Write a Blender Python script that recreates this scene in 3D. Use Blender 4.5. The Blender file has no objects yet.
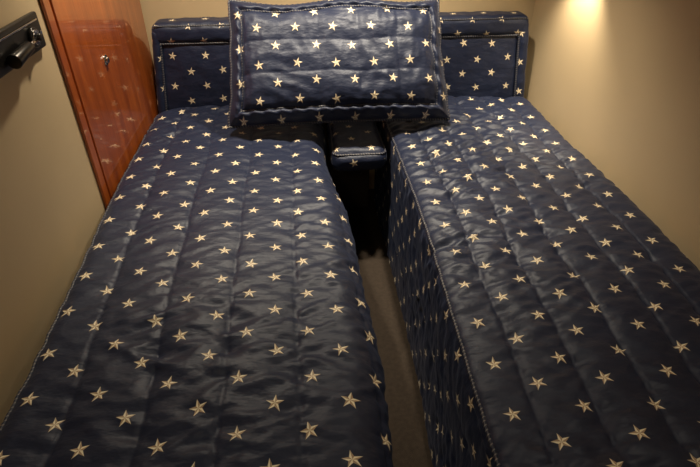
import bpy, bmesh, math
from mathutils import Vector, Matrix, noise
pi=math.pi
scn=bpy.context.scene
scn.view_settings.view_transform='Standard'

# ---------------------------------------------------------------- materials
def newmat(name):
    m=bpy.data.materials.new(name); m.use_nodes=True
    nt=m.node_tree; b=nt.nodes['Principled BSDF']
    return m,nt,b
def setin(nt,inp,v):
    if isinstance(v,(int,float)): inp.default_value=v
    else: nt.links.new(v,inp)
def M(nt,op,a,b=None,c=None):
    n=nt.nodes.new('ShaderNodeMath'); n.operation=op
    setin(nt,n.inputs[0],a)
    if b is not None: setin(nt,n.inputs[1],b)
    if c is not None: setin(nt,n.inputs[2],c)
    return n.outputs[0]
def mixc(nt,f,c1,c2):
    n=nt.nodes.new('ShaderNodeMix'); n.data_type='RGBA'
    setin(nt,n.inputs[0],f)
    for k,c in ((6,c1),(7,c2)):
        if isinstance(c,tuple): n.inputs[k].default_value=(*c,1)
        else: nt.links.new(c,n.inputs[k])
    return n.outputs[2]
def noise_tex(nt,vec,scale,detail=3,rough=.5):
    n=nt.nodes.new('ShaderNodeTexNoise'); n.inputs['Scale'].default_value=scale
    n.inputs['Detail'].default_value=detail; n.inputs['Roughness'].default_value=rough
    if vec is not None: nt.links.new(vec,n.inputs['Vector'])
    return n
def bump(nt,b,h,strength,dist):
    n=nt.nodes.new('ShaderNodeBump'); n.inputs['Strength'].default_value=strength
    n.inputs['Distance'].default_value=dist
    nt.links.new(h,n.inputs['Height']); nt.links.new(n.outputs[0],b.inputs['Normal'])
    return n

def star_fabric(name='navy_star_fabric'):
    m,nt,b=newmat(name)
    uv=nt.nodes.new('ShaderNodeUVMap').outputs[0]
    sep=nt.nodes.new('ShaderNodeSeparateXYZ'); nt.links.new(uv,sep.inputs[0])
    CU,CV=.152,.140
    U=M(nt,'DIVIDE',sep.outputs[0],CU); V=M(nt,'DIVIDE',sep.outputs[1],CV)
    a=M(nt,'ADD',U,V); c=M(nt,'SUBTRACT',U,V)
    ra=M(nt,'ROUND',a); rc=M(nt,'ROUND',c)
    da=M(nt,'SUBTRACT',a,ra); dc=M(nt,'SUBTRACT',c,rc)
    dx=M(nt,'MULTIPLY',M(nt,'ADD',da,dc),CU/2); dy=M(nt,'MULTIPLY',M(nt,'SUBTRACT',da,dc),CV/2)
    comb=nt.nodes.new('ShaderNodeCombineXYZ'); nt.links.new(ra,comb.inputs[0]); nt.links.new(rc,comb.inputs[1])
    wn=nt.nodes.new('ShaderNodeTexWhiteNoise'); wn.noise_dimensions='3D'; nt.links.new(comb.outputs[0],wn.inputs['Vector'])
    sc=nt.nodes.new('ShaderNodeSeparateColor'); nt.links.new(wn.outputs['Color'],sc.inputs[0])
    dx=M(nt,'ADD',dx,M(nt,'MULTIPLY',M(nt,'SUBTRACT',sc.outputs[1],.5),.011))
    dy=M(nt,'ADD',dy,M(nt,'MULTIPLY',M(nt,'SUBTRACT',sc.outputs[2],.5),.011))
    rho=M(nt,'SQRT',M(nt,'ADD',M(nt,'MULTIPLY',dx,dx),M(nt,'MULTIPLY',dy,dy)))
    ang=M(nt,'ARCTAN2',dx,dy)
    ang=M(nt,'ADD',ang,M(nt,'MULTIPLY',M(nt,'SUBTRACT',sc.outputs[0],.5),.6))
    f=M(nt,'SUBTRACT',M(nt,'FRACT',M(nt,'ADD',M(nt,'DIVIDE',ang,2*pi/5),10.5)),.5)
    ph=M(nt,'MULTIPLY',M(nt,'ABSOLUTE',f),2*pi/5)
    px=M(nt,'MULTIPLY',rho,M(nt,'COSINE',ph)); py=M(nt,'MULTIPLY',rho,M(nt,'SINE',ph))
    R=.0200; r=.38*R
    ax,ay=R,0; bx,by=r*math.cos(pi/5),r*math.sin(pi/5)
    nx,ny=by-ay,-(bx-ax); L=math.hypot(nx,ny); nx/=L; ny/=L
    e=M(nt,'SUBTRACT',M(nt,'ADD',M(nt,'MULTIPLY',px,nx),M(nt,'MULTIPLY',py,ny)),nx*R)
    mr=nt.nodes.new('ShaderNodeMapRange'); nt.links.new(e,mr.inputs[0])
    mr.inputs[1].default_value=-.0004; mr.inputs[2].default_value=.0004; mr.inputs[3].default_value=1; mr.inputs[4].default_value=0
    mask=mr.outputs[0]
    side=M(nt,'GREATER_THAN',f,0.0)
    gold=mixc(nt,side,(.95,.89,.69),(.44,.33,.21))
    n2=noise_tex(nt,uv,9,3)
    navy=mixc(nt,n2.outputs[0],(.0070,.0115,.037),(.011,.018,.050))
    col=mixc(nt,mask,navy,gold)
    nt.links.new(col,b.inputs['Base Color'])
    b.inputs['Roughness'].default_value=.50
    b.inputs['Specular IOR Level'].default_value=.55
    b.inputs['Specular Tint'].default_value=(.80,.87,1,1)
    b.inputs['Sheen Weight'].default_value=.07
    b.inputs['Sheen Roughness'].default_value=.5
    b.inputs['Sheen Tint'].default_value=(.5,.62,1,1)
    mp=nt.nodes.new('ShaderNodeMapping'); nt.links.new(uv,mp.inputs[0]); mp.inputs['Scale'].default_value=(1,1.9,1)
    mp.inputs['Rotation'].default_value=(0,0,.3)
    w=noise_tex(nt,mp.outputs[0],15,3,.5)
    fine=noise_tex(nt,uv,900,2)
    h=M(nt,'ADD',w.outputs[0],M(nt,'MULTIPLY',fine.outputs[0],.012))
    h=M(nt,'ADD',h,M(nt,'MULTIPLY',mask,.03))
    bump(nt,b,h,.5,.011)
    return m
FAB=star_fabric()

def cord_mat():
    m,nt,b=newmat('rope_piping')
    uv=nt.nodes.new('ShaderNodeUVMap').outputs[0]
    sep=nt.nodes.new('ShaderNodeSeparateXYZ'); nt.links.new(uv,sep.inputs[0])
    s=M(nt,'FRACT',M(nt,'ADD',M(nt,'DIVIDE',sep.outputs[0],.011),sep.outputs[1]))
    k=M(nt,'LESS_THAN',s,.28)
    nt.links.new(mixc(nt,k,(.012,.018,.045),(.16,.16,.17)),b.inputs['Base Color'])
    b.inputs['Roughness'].default_value=.5
    return m
CORD=cord_mat()

def simple(name,col,rough,metal=0,nscale=None,namp=.15,bs=0,bd=.002):
    m,nt,b=newmat(name)
    b.inputs['Roughness'].default_value=rough; b.inputs['Metallic'].default_value=metal
    g=nt.nodes.new('ShaderNodeTexCoord').outputs['Object']
    n=noise_tex(nt,g,nscale or 30,4)
    c2=tuple(x*(1-namp) for x in col)
    nt.links.new(mixc(nt,n.outputs[0],c2,col),b.inputs['Base Color'])
    if bs:
        n3=noise_tex(nt,g,(nscale or 30)*8,3); bump(nt,b,n3.outputs[0],bs,bd)
    return m
WALL=simple('beige_vinyl',(.63,.51,.33),.45,0,5,.10,.2,.001)
CEIL=simple('cream_ceiling',(.60,.53,.40),.7,0,6,.05)
CARPET=simple('brown_carpet',(.090,.068,.052),.95,0,60,.6,.8,.006)
BLACK=simple('black_plastic',(.012,.012,.013),.3)
CHROME=simple('chrome',(.75,.74,.72),.14,1,20,.05)
MATT=simple('mattress_ticking',(.3,.3,.32),.9)
BASEW=simple('berth_laminate',(.08,.06,.045),.5)

def wood():
    m,nt,b=newmat('varnished_cherry_wood')
    g=nt.nodes.new('ShaderNodeTexCoord').outputs['Object']
    mp=nt.nodes.new('ShaderNodeMapping'); nt.links.new(g,mp.inputs[0]); mp.inputs['Scale'].default_value=(6,6,.7)
    n=noise_tex(nt,mp.outputs[0],3,6,.6)
    mp2=nt.nodes.new('ShaderNodeMapping'); nt.links.new(g,mp2.inputs[0]); mp2.inputs['Scale'].default_value=(60,60,1.5)
    n2=noise_tex(nt,mp2.outputs[0],3,4,.6)
    f=M(nt,'ADD',M(nt,'MULTIPLY',n.outputs[0],.65),M(nt,'MULTIPLY',n2.outputs[0],.35))
    cr=nt.nodes.new('ShaderNodeValToRGB'); nt.links.new(f,cr.inputs[0])
    cr.color_ramp.elements[0].position=.32; cr.color_ramp.elements[0].color=(.21,.036,.006,1)
    cr.color_ramp.elements[1].position=.68; cr.color_ramp.elements[1].color=(.55,.14,.022,1)
    nt.links.new(cr.outputs[0],b.inputs['Base Color'])
    b.inputs['Roughness'].default_value=.3; b.inputs['Coat Weight'].default_value=1; b.inputs['Coat Roughness'].default_value=.03
    return m
WOOD=wood()
def emit(name,col,s):
    m,nt,b=newmat(name); b.inputs['Base Color'].default_value=(*col,1)
    b.inputs['Emission Color'].default_value=(*col,1); b.inputs['Emission Strength'].default_value=s
    return m
BULB=emit('warm_bulb',(1,.82,.55),6)  # glowing lens of the added ceiling lights

# ---------------------------------------------------------------- helpers
def link(o,parent=None):
    scn.collection.objects.link(o)
    if parent: o.parent=parent
    return o
def empty(name,loc=(0,0,0)):
    e=bpy.data.objects.new(name,None); e.empty_display_size=.1
    return link(e)
def mesh_obj(name,verts,faces,mat,uvs=None,parent=None,smooth=True):
    me=bpy.data.meshes.new(name); me.from_pydata(verts,[],faces)
    if uvs:
        l=me.uv_layers.new(name='UVMap')
        li=[uvs[lp.vertex_index] for lp in me.loops]
        l.data.foreach_set('uv',[c for p in li for c in p])
    me.materials.append(mat)
    if smooth: me.polygons.foreach_set('use_smooth',[True]*len(me.polygons))
    me.update()
    return link(bpy.data.objects.new(name,me),parent)
def box(name,lo,hi,mat,parent=None,bev=0):
    bm=bmesh.new(); bmesh.ops.create_cube(bm,size=1)
    for v in bm.verts:
        v.co=Vector([lo[k]+(v.co[k]+.5)*(hi[k]-lo[k]) for k in range(3)])
    if bev: bmesh.ops.bevel(bm,geom=bm.edges[:],offset=bev,segments=3,affect='EDGES',profile=.5)
    me=bpy.data.meshes.new(name); bm.to_mesh(me); bm.free(); me.materials.append(mat)
    return link(bpy.data.objects.new(name,me),parent)
def cyl(name,p0,p1,r,mat,parent=None,r2=None,seg=32,bev=0):
    p0=Vector(p0);p1=Vector(p1); d=p1-p0
    bm=bmesh.new(); bmesh.ops.create_cone(bm,cap_ends=True,segments=seg,radius1=r,radius2=r if r2 is None else r2,depth=d.length)
    if bev: bmesh.ops.bevel(bm,geom=[e for e in bm.edges if any(len(f.verts)>4 for f in e.link_faces)],offset=bev,segments=3,affect='EDGES',profile=.5)
    q=d.to_track_quat('Z','Y').to_matrix().to_4x4()
    bm.transform(Matrix.Translation((p0+p1)/2)@q)
    me=bpy.data.meshes.new(name); bm.to_mesh(me); bm.free(); me.materials.append(mat)
    for p in me.polygons: p.use_smooth=len(p.vertices)<=4
    return link(bpy.data.objects.new(name,me),parent)
def cord(name,pts,r,parent,closed=False):
    P=[Vector(p) for p in pts]
    if closed: P.append(P[0].copy())
    out=[];acc=0;step=.006;nxt=0
    for a,b in zip(P[:-1],P[1:]):
        L=(b-a).length
        while nxt<=acc+L:
            out.append(a.lerp(b,(nxt-acc)/L if L else 0)); nxt+=step
        acc+=L
    n=8;V=[];F=[];UV=[]
    for i,p in enumerate(out):
        t=(out[min(i+1,len(out)-1)]-out[max(i-1,0)]).normalized()
        up=Vector((.13,.21,.97)) if abs(t.z)<.9 else Vector((1,.1,0))
        s=t.cross(up).normalized(); w=s.cross(t)
        for k in range(n+1):
            a=2*pi*k/n
            rr=r*(1+.16*math.sin(2*a+2*pi*i*step/.022))
            V.append(p+s*math.cos(a)*rr+w*math.sin(a)*rr); UV.append((i*step,k/n))
    for i in range(len(out)-1):
        for k in range(n):
            q=i*(n+1)+k; F.append((q,q+1,q+n+2,q+n+1))
    return mesh_obj(name,V,F,CORD,UV,parent)
def nz(x,y,z=0): return noise.noise(Vector((x,y,z)))
def rid(x,y,z=0):      # rounded ridges
    v=abs(nz(x,y,z)); return 1-2*math.sqrt(v*v+.008)
def padded(name,lo,hi,r,mat,parent,bulge=(.0,.0,.0),step=.012,disp=None,warp=None,uvoff=(0,0)):
    c=[(lo[k]+hi[k])/2 for k in range(3)]; h=[(hi[k]-lo[k])/2 for k in range(3)]
    V=[];F=[];UV=[]
    for ax in range(3):
        for sg in (-1,1):
            u,v=[k for k in range(3) if k!=ax]
            nu=max(4,int(2*h[u]/step)); nv=max(4,int(2*h[v]/step)); base=len(V)
            for i in range(nu+1):
                for j in range(nv+1):
                    P=[0,0,0]; P[ax]=sg*h[ax]; P[u]=-h[u]+2*h[u]*i/nu; P[v]=-h[v]+2*h[v]*j/nv
                    I=[max(-(h[k]-r),min(h[k]-r,P[k])) for k in range(3)]
                    N=Vector([P[k]-I[k] for k in range(3)]).normalized()
                    Q=Vector(I)+N*r
                    a=P[u]/h[u]; b=P[v]/h[v]
                    w=((1-a**6)*(1-b**4))
                    if not (ax==1 and sg>0):
                        Q+=Vector([sg*bulge[ax]*w if k==ax else 0 for k in range(3)])
                    W=Vector(c)+Q
                    if disp: W+=N*disp(W,ax)
                    if warp: W=warp(W)
                    V.append(W)
                    if ax==0: uvp=(P[1],P[2])
                    elif ax==1: uvp=(P[0],P[2])
                    else: uvp=(P[0],P[1]+h[2]+h[1]*1.0)
                    UV.append((uvp[0]+c[0]+uvoff[0],uvp[1]+uvoff[1]))
            for i in range(nu):
                for j in range(nv):
                    q=base+i*(nv+1)+j
                    f=(q,q+nv+1,q+nv+2,q+1)
                    flip=(sg<0) ^ (ax==1)
                    F.append(f[::-1] if flip else f)
    o=mesh_obj(name,V,F,mat,UV,parent)
    bm=bmesh.new(); bm.from_mesh(o.data); bmesh.ops.remove_doubles(bm,verts=bm.verts,dist=.0004)
    bmesh.ops.recalc_face_normals(bm,faces=bm.faces); bm.to_mesh(o.data); bm.free()
    return o

# ---------------------------------------------------------------- room
XL,XR,YB,YF,ZC=-.725,1.16,2.64,-.9,1.98
box('floor',(XL-.1,YF-.1,-.1),(XR+.1,YB+.1,0),CARPET)
box('ceiling',(XL-.1,YF-.1,ZC),(XR+.1,YB+.1,ZC+.1),CEIL)
box('wall_left',(XL-.1,YF-.1,0),(XL,YB+.1,ZC),WALL)
box('wall_right',(XR,YF-.1,0),(XR+.1,YB+.1,ZC),WALL)
box('wall_back',(XL,YB,0),(XR,YB+.1,ZC),WALL)
box('wall_front',(XL,YF-.1,0),(XR,YF,ZC),WALL)

ld=empty('locker_door')
box('panel',(XL+.001,1.70,.30),(XL+.014,YB-.02,ZC-.06),WOOD,ld,.003)
box('stile',(XL+.001,1.650,.30),(XL+.011,1.694,ZC-.06),WOOD,ld,.003)
cyl('latch_rosette',(XL+.014,2.0,.975),(XL+.018,2.0,.975),.019,CHROME,ld,bev=.0015)
cyl('latch_button',(XL+.018,2.0,.975),(XL+.026,2.0,.975),.011,CHROME,ld,bev=.002)

rl=empty('wall_reading_lamp')
box('mount_plate',(XL+.001,1.27,1.140),(XL+.016,1.58,1.232),BLACK,rl,.005)
box('trim_bar',(XL+.016,1.29,1.213),(XL+.020,1.56,1.218),CHROME,rl,.001)
cyl('swivel_base',(XL+.016,1.51,1.18),(XL+.026,1.51,1.18),.026,BLACK,rl,bev=.003)
cyl('swivel_ring',(XL+.026,1.51,1.18),(XL+.029,1.51,1.18),.020,CHROME,rl,bev=.001)
cyl('swivel_knob',(XL+.029,1.51,1.18),(XL+.040,1.51,1.18),.010,BLACK,rl,bev=.003)
cyl('lamp_arm',(XL+.032,1.51,1.18),(XL+.032,1.42,1.172),.005,CHROME,rl)
cyl('lamp_head',(XL+.034,1.44,1.175),(XL+.034,1.34,1.165),.014,BLACK,rl,r2=.018,bev=.002)
cyl('screw',(XL+.016,1.565,1.18),(XL+.018,1.565,1.18),.005,CHROME,rl)

# ---------------------------------------------------------------- beds
def make_bed(name,xlf,xrf,zt,rl_,rr_,y0,y1,seam,seed,wamp,piping,pamp):
    root=empty(name)
    zb=.03
    ny=int((y1-y0)/.0065); nxs=340
    V=[];F=[];UV=[]
    def point(f,y,extra=0):
        xr=xrf(y); xl=xlf(y); rl=rl_; rr=rr_
        hl=zt-rl-zb; al=pi/2*rl; tw=xr-xl-rl-rr; ar=pi/2*rr; hr=zt-rr-zb
        L=hl+al+tw+ar+hr; s=f*L; s0=s
        if s<hl: x,z,nx,nzv=xl,zb+s,-1,0
        elif s<hl+al:
            th=(s-hl)/rl; x,z,nx,nzv=xl+rl-rl*math.cos(th),zt-rl+rl*math.sin(th),-math.cos(th),math.sin(th)
        elif s<hl+al+tw:
            x,z,nx,nzv=xl+rl+(s-hl-al),zt,0,1
        elif s<hl+al+tw+ar:
            th=(s-hl-al-tw)/rr; x,z,nx,nzv=xr-rr+rr*math.sin(th),zt-rr+rr*math.cos(th),math.sin(th),math.cos(th)
        else: x,z,nx,nzv=xr,zt-rr-(s-hl-al-tw-ar),1,0
        q=s0-hl
        up=nzv
        sd=abs(nx)
        qs=q+.012*nz(y*3,q*3,seed)+.005*nz(y*14,q*4,seed)
        ph=(qs/seam)%1.0
        pf=abs(math.sin(pi*ph))**.6
        puff=pamp*pf
        near=(1-pf)
        dd=min(ph,1-ph)*seam
        puff-=.002*math.exp(-(dd/.005)**2)
        w1=rid((q+.35*y)*5.5,y*17+q*7,seed+3)
        w2=rid((q-.3*y)*7,y*21-q*9,seed+7)
        w3=nz(q*20,y*44,seed+30)
        mod=.5+1.1*max(0,nz(q*2.2,y*2.0,seed+11)+.25)
        wr=wamp*(w1*.0054+w2*.0050+w3*.0034)*mod*(1+.6*near)
        und=.014*nz(q*2.4,y*1.7,seed+20)
        fade=1-.4*sd
        d=puff+(wr+und)*fade
        if sd>.95:
            d=.006*pf+wr*.6+.008*nz(q*5,y*7,seed+5)
        P=Vector((x+nx*d,y,z+nzv*d))
        w=(x-xl)/(xr-xl)
        P.z+=.014*(1-(2*w-1)**2)*up
        for e in (y-y0,y1-y):
            if e<.05:
                k=1-e/.05; P.z-= (1-math.sqrt(max(0,1-k*k)))*.04*min(1,max(0,(z-zb)/.3))
        return P,(q,y)
    for j in range(ny+1):
        y=y0+(y1-y0)*j/ny
        for i in range(nxs+1):
            P,u=point(i/nxs,y); V.append(P); UV.append(u)
    for j in range(ny):
        for i in range(nxs):
            q=j*(nxs+1)+i; F.append((q,q+1,q+nxs+2,q+nxs+1))
    for j,flip in ((0,False),(ny,True)):
        b0=len(V)
        for i in range(nxs+1):
            p=V[j*(nxs+1)+i]; V.append(Vector((p.x,p.y,zb))); UV.append((UV[j*(nxs+1)+i][0],UV[j*(nxs+1)+i][1]-p.z))
        for i in range(nxs):
            a=j*(nxs+1)+i; f=(a,b0+i,b0+i+1,a+1); F.append(f[::-1] if flip else f)
    mesh_obj('quilt',V,F,FAB,UV,root)
    xa=max(xlf(y0),xlf(y1)); xb=min(xrf(y0),xrf(y1))
    box('mattress',(xa+.035,y0+.03,.40),(xb-.035,y1-.03,zt-.035),MATT,root,.03)
    box('base',(xa+.04,y0+.04,0),(xb-.04,y1-.04,.40),BASEW,root,.005)
    def edge(right):
        pts=[]
        for k in range(141):
            y=y0+.02+(y1-y0-.04)*k/140
            xr=xrf(y); xl=xlf(y); hl=zt-rl_-zb; al=pi/2*rl_; tw=xr-xl-rl_-rr_; ar=pi/2*rr_; hr=zt-rr_-zb
            L=hl+al+tw+ar+hr
            f=(hl+al+tw+rr_*.7)/L if right else (hl+al-rl_*.7)/L
            pts.append(point(f,y)[0])
        return pts
    for side in piping:
        cord('piping_'+('a' if side=='R' else 'b'),edge(side=='R'),.0045,root)
def sm(a,b,y):
    t=max(0,min(1,(y-a)/(b-a))); return t*t*(3-2*t)
make_bed('bed',lambda y:-.672-.020*sm(.8,1.8,y),lambda y:.144-.059*sm(1.2,2.05,y)+.006*math.sin(y*9),
         .60,.05,.085,.30,2.45,.165,1.3,1.1,'L',.009)
make_bed('bed',lambda y:.338+.037*sm(.5,1.5,y),lambda y:1.130,.60,.028,.05,.30,2.45,.128,9.1,1.3,'L',.013)

# ---------------------------------------------------------------- headboard
hb=empty('headboard')
def taper(W):
    k=1-.055*max(0,(W.z-.58)/.42)
    W=W.copy(); W.x=.213+(W.x-.213)*k; return W
def wr(W,ax):
    return .003*rid(W.x*9,W.z*9,4)+.003*nz(W.x*24,W.z*20,2)
padded('bolster_top',(-.700,2.474,.897),(1.130,2.60,.985),.030,FAB,hb,(0,.004,.004),.012,wr,taper,(0,.03))
for nm,a,b in (('bolster_left',-.700,-.660),('bolster_right',1.078,1.130)):
    padded(nm,(a,2.474,.50),(b,2.60,.960),.019,FAB,hb,(0,.003,0),.012,wr,taper,(.05,.03))
padded('cushion_left',(-.672,2.492,.50),(.210,2.60,.915),.02,FAB,hb,(0,.018,0),.012,wr,taper)
padded('cushion_right',(.212,2.492,.50),(1.085,2.60,.915),.02,FAB,hb,(0,.018,0),.012,wr,taper,(.04,.05))
def seamline(pts): return [taper(Vector(p)) for p in pts]
cord('piping_top',seamline([(-.66+1.738*k/40,2.482,.899) for k in range(41)]),.005,hb)
cord('piping_crest',seamline([(-.685+1.80*k/40,2.478,.976) for k in range(41)]),.004,hb)
cord('piping_right',seamline([(1.079,2.480,.55+.35*k/10) for k in range(11)]),.005,hb)
cord('piping_left',seamline([(-.660,2.480,.55+.35*k/10) for k in range(11)]),.005,hb)

# ---------------------------------------------------------------- centre cushion + shelf
cs=empty('center_cushion')
padded('pad',(.112,1.99,.470),(.350,2.44,.560),.038,FAB,cs,(0,.012,.016),.008,
       lambda W,ax:.004*rid(W.x*14,W.y*14,W.z*10),None,(.02,.06))
x0,x1,yy0,yy1=.116,.346,1.992,2.436
cord('piping_upper',[(x0+.01,yy1,.551),(x0+.002,yy0+.02,.551),(x0+.02,yy0+.002,.551),(x1-.02,yy0+.002,.551),(x1-.002,yy0+.02,.551),(x1-.01,yy1,.551)],.0045,cs)
box('shelf_board',(.120,2.06,.445),(.340,2.468,.470),BASEW,cs,.004)
box('shelf_bracket',(.125,2.445,0),(.335,2.468,.446),BASEW,cs,.004)

# ---------------------------------------------------------------- pillow
pr=empty('pillow')
def pillow():
    W,H,T=.905,.560,.095
    base=Vector((.158,2.062,.668)); top=Vector((.158,2.342,1.094))
    up=(top-base).normalized(); C=(base+top)/2
    nrm=Vector((1,0,0)).cross(up).normalized()
    if nrm.y>0: nrm=-nrm
    Hh=(top-base).length/2
    na,nb=210,130
    def pt(a,b,side):
        X=a*W/2*(1-.030*b)*(1-.022*(1-b*b)); Y=b*Hh*(1-.035*(1-a*a))
        Y+=.012*math.sin(a*5+1)*(b>0)*b
        X+=.008*nz(b*3,a,7)
        ea=max(0,1-abs(a)**4.5)**.5; eb=max(0,1-abs(b)**3.5)**.5
        z=T*ea*eb
        da=(1-abs(a))*W/2; db=(1-abs(b))*Hh; dm=min(da,db)
        g=.012*math.exp(-((dm-.052)/.009)**2)
        seam=.125; qs=(Y+.012*nz(X*5,Y*3,3))/seam+.5
        pf=abs(math.sin(pi*qs))**.65 if dm>.052 else .6
        qx=(X+.010*nz(X*3,Y*6,13))/.16+.5
        px_=abs(math.sin(pi*qx))**.7 if dm>.052 else .6
        d=.009*pf+.007*px_-g*1.2
        wk=rid(X*17,Y*9,5)*.0044*(1.4-pf*.7)+rid(X*9+Y*5,Y*14,9)*.0048+.0015*nz(X*45,Y*22,4)
        if dm<.052: wk+= .003*math.sin((X+Y)*110)*min(1,dm/.03)
        z+= (d+wk)*min(1,dm/.03)
        if side<0: z=-z*.33
        return C+Vector((1,0,0))*X+up*Y+nrm*z,(X+.02,Y+.03)
    V=[];F=[];UV=[]
    for side in (1,-1):
        b0=len(V)
        for j in range(nb+1):
            for i in range(na+1):
                a=-1+2*i/na; b=-1+2*j/nb
                a=math.sin(a*pi/2)*.35+a*.65; b=math.sin(b*pi/2)*.35+b*.65
                p,u=pt(a,b,side); V.append(p); UV.append(u)
        for j in range(nb):
            for i in range(na):
                q=b0+j*(na+1)+i; f=(q,q+1,q+na+2,q+na+1)
                F.append(f if side>0 else f[::-1])
    o=mesh_obj('sham',V,F,FAB,UV,pr)
    bm=bmesh.new(); bm.from_mesh(o.data); bmesh.ops.remove_doubles(bm,verts=bm.verts,dist=.0003)
    bmesh.ops.recalc_face_normals(bm,faces=bm.faces); bm.to_mesh(o.data); bm.free()
    n=60
    def ring(fa,fb):
        r=[]
        for k in range(n): r.append(pt(fa*(-1+2*k/n),-fb,1)[0])
        for k in range(n): r.append(pt(fa,fb*(-1+2*k/n),1)[0])
        for k in range(n): r.append(pt(fa*(1-2*k/n),fb,1)[0])
        for k in range(n): r.append(pt(-fa,fb*(1-2*k/n),1)[0])
        return r
    cord('piping_edge',ring(1,1),.0065,pr,True)
    cord('piping_inset',ring(1-.052/(W/2),1-.052/Hh),.0035,pr,True)
pillow()

# ---------------------------------------------------------------- lights
def added_downlight(x,y,watt,angle=120,blend=.6,tilt=(0,0),col=(1,.83,.60),size=.04):  # unseen fixtures added for overhead and ambient light
    e=empty('added_ceiling_downlight')
    cyl('bezel',(x,y,ZC-.010),(x,y,ZC-.001),.045,CHROME,e,bev=.002)
    cyl('lens',(x,y,ZC-.013),(x,y,ZC-.010),.030,BULB,e)
    l=bpy.data.lights.new('added_downlight_beam','SPOT'); l.energy=watt; l.color=col
    l.spot_size=math.radians(angle); l.spot_blend=blend; l.shadow_soft_size=size
    o=bpy.data.objects.new('beam',l); o.location=(x,y,ZC-.03); o.rotation_euler=(tilt[0],tilt[1],0)
    link(o,e)
added_downlight(.42,2.0,105,105,.9,(.04,0))
added_downlight(-.35,2.0,70,120,.9)
added_downlight(.75,.75,7,150,.9)  # weak fill added over the near end of the berths
added_downlight(-.3,-.35,14,150,.9)  # weak fill added behind the camera
sl=empty('wall_lamp')
cyl('rosette',(XR-.012,2.17,1.37),(XR-.001,2.17,1.37),.032,CHROME,sl,bev=.002)
cyl('arm',(XR-.012,2.17,1.37),(XR-.075,2.17,1.36),.007,CHROME,sl)
cyl('shade',(XR-.075,2.17,1.40),(XR-.075,2.17,1.325),.018,BLACK,sl,r2=.030)
l=bpy.data.lights.new('lamp_beam','SPOT'); l.energy=27; l.color=(1,.83,.58); l.spot_size=math.radians(95); l.spot_blend=.85; l.shadow_soft_size=.015
o=bpy.data.objects.new('beam',l); o.location=(XR-.075,2.17,1.315); o.rotation_euler=(0,-.10,0); link(o,sl)

w=bpy.data.worlds.new('World'); scn.world=w; w.use_nodes=True
w.node_tree.nodes['Background'].inputs[0].default_value=(.05,.05,.06,1)

# ---------------------------------------------------------------- camera
p=math.radians(35.1); y=math.radians(5.4)
Fv=Vector((math.sin(y)*math.cos(p),math.cos(y)*math.cos(p),-math.sin(p)))
Rv=Vector((math.cos(y),-math.sin(y),0)); Uv=Rv.cross(Fv)
cam=bpy.data.cameras.new('camera'); cam.lens=520/700*36; cam.sensor_width=36; cam.clip_start=.02
co=bpy.data.objects.new('camera',cam); link(co)
mt=Matrix((Rv,Uv,-Fv)).transposed().to_4x4(); mt.translation=Vector((0,0,1.55))
co.matrix_world=mt; scn.camera=co
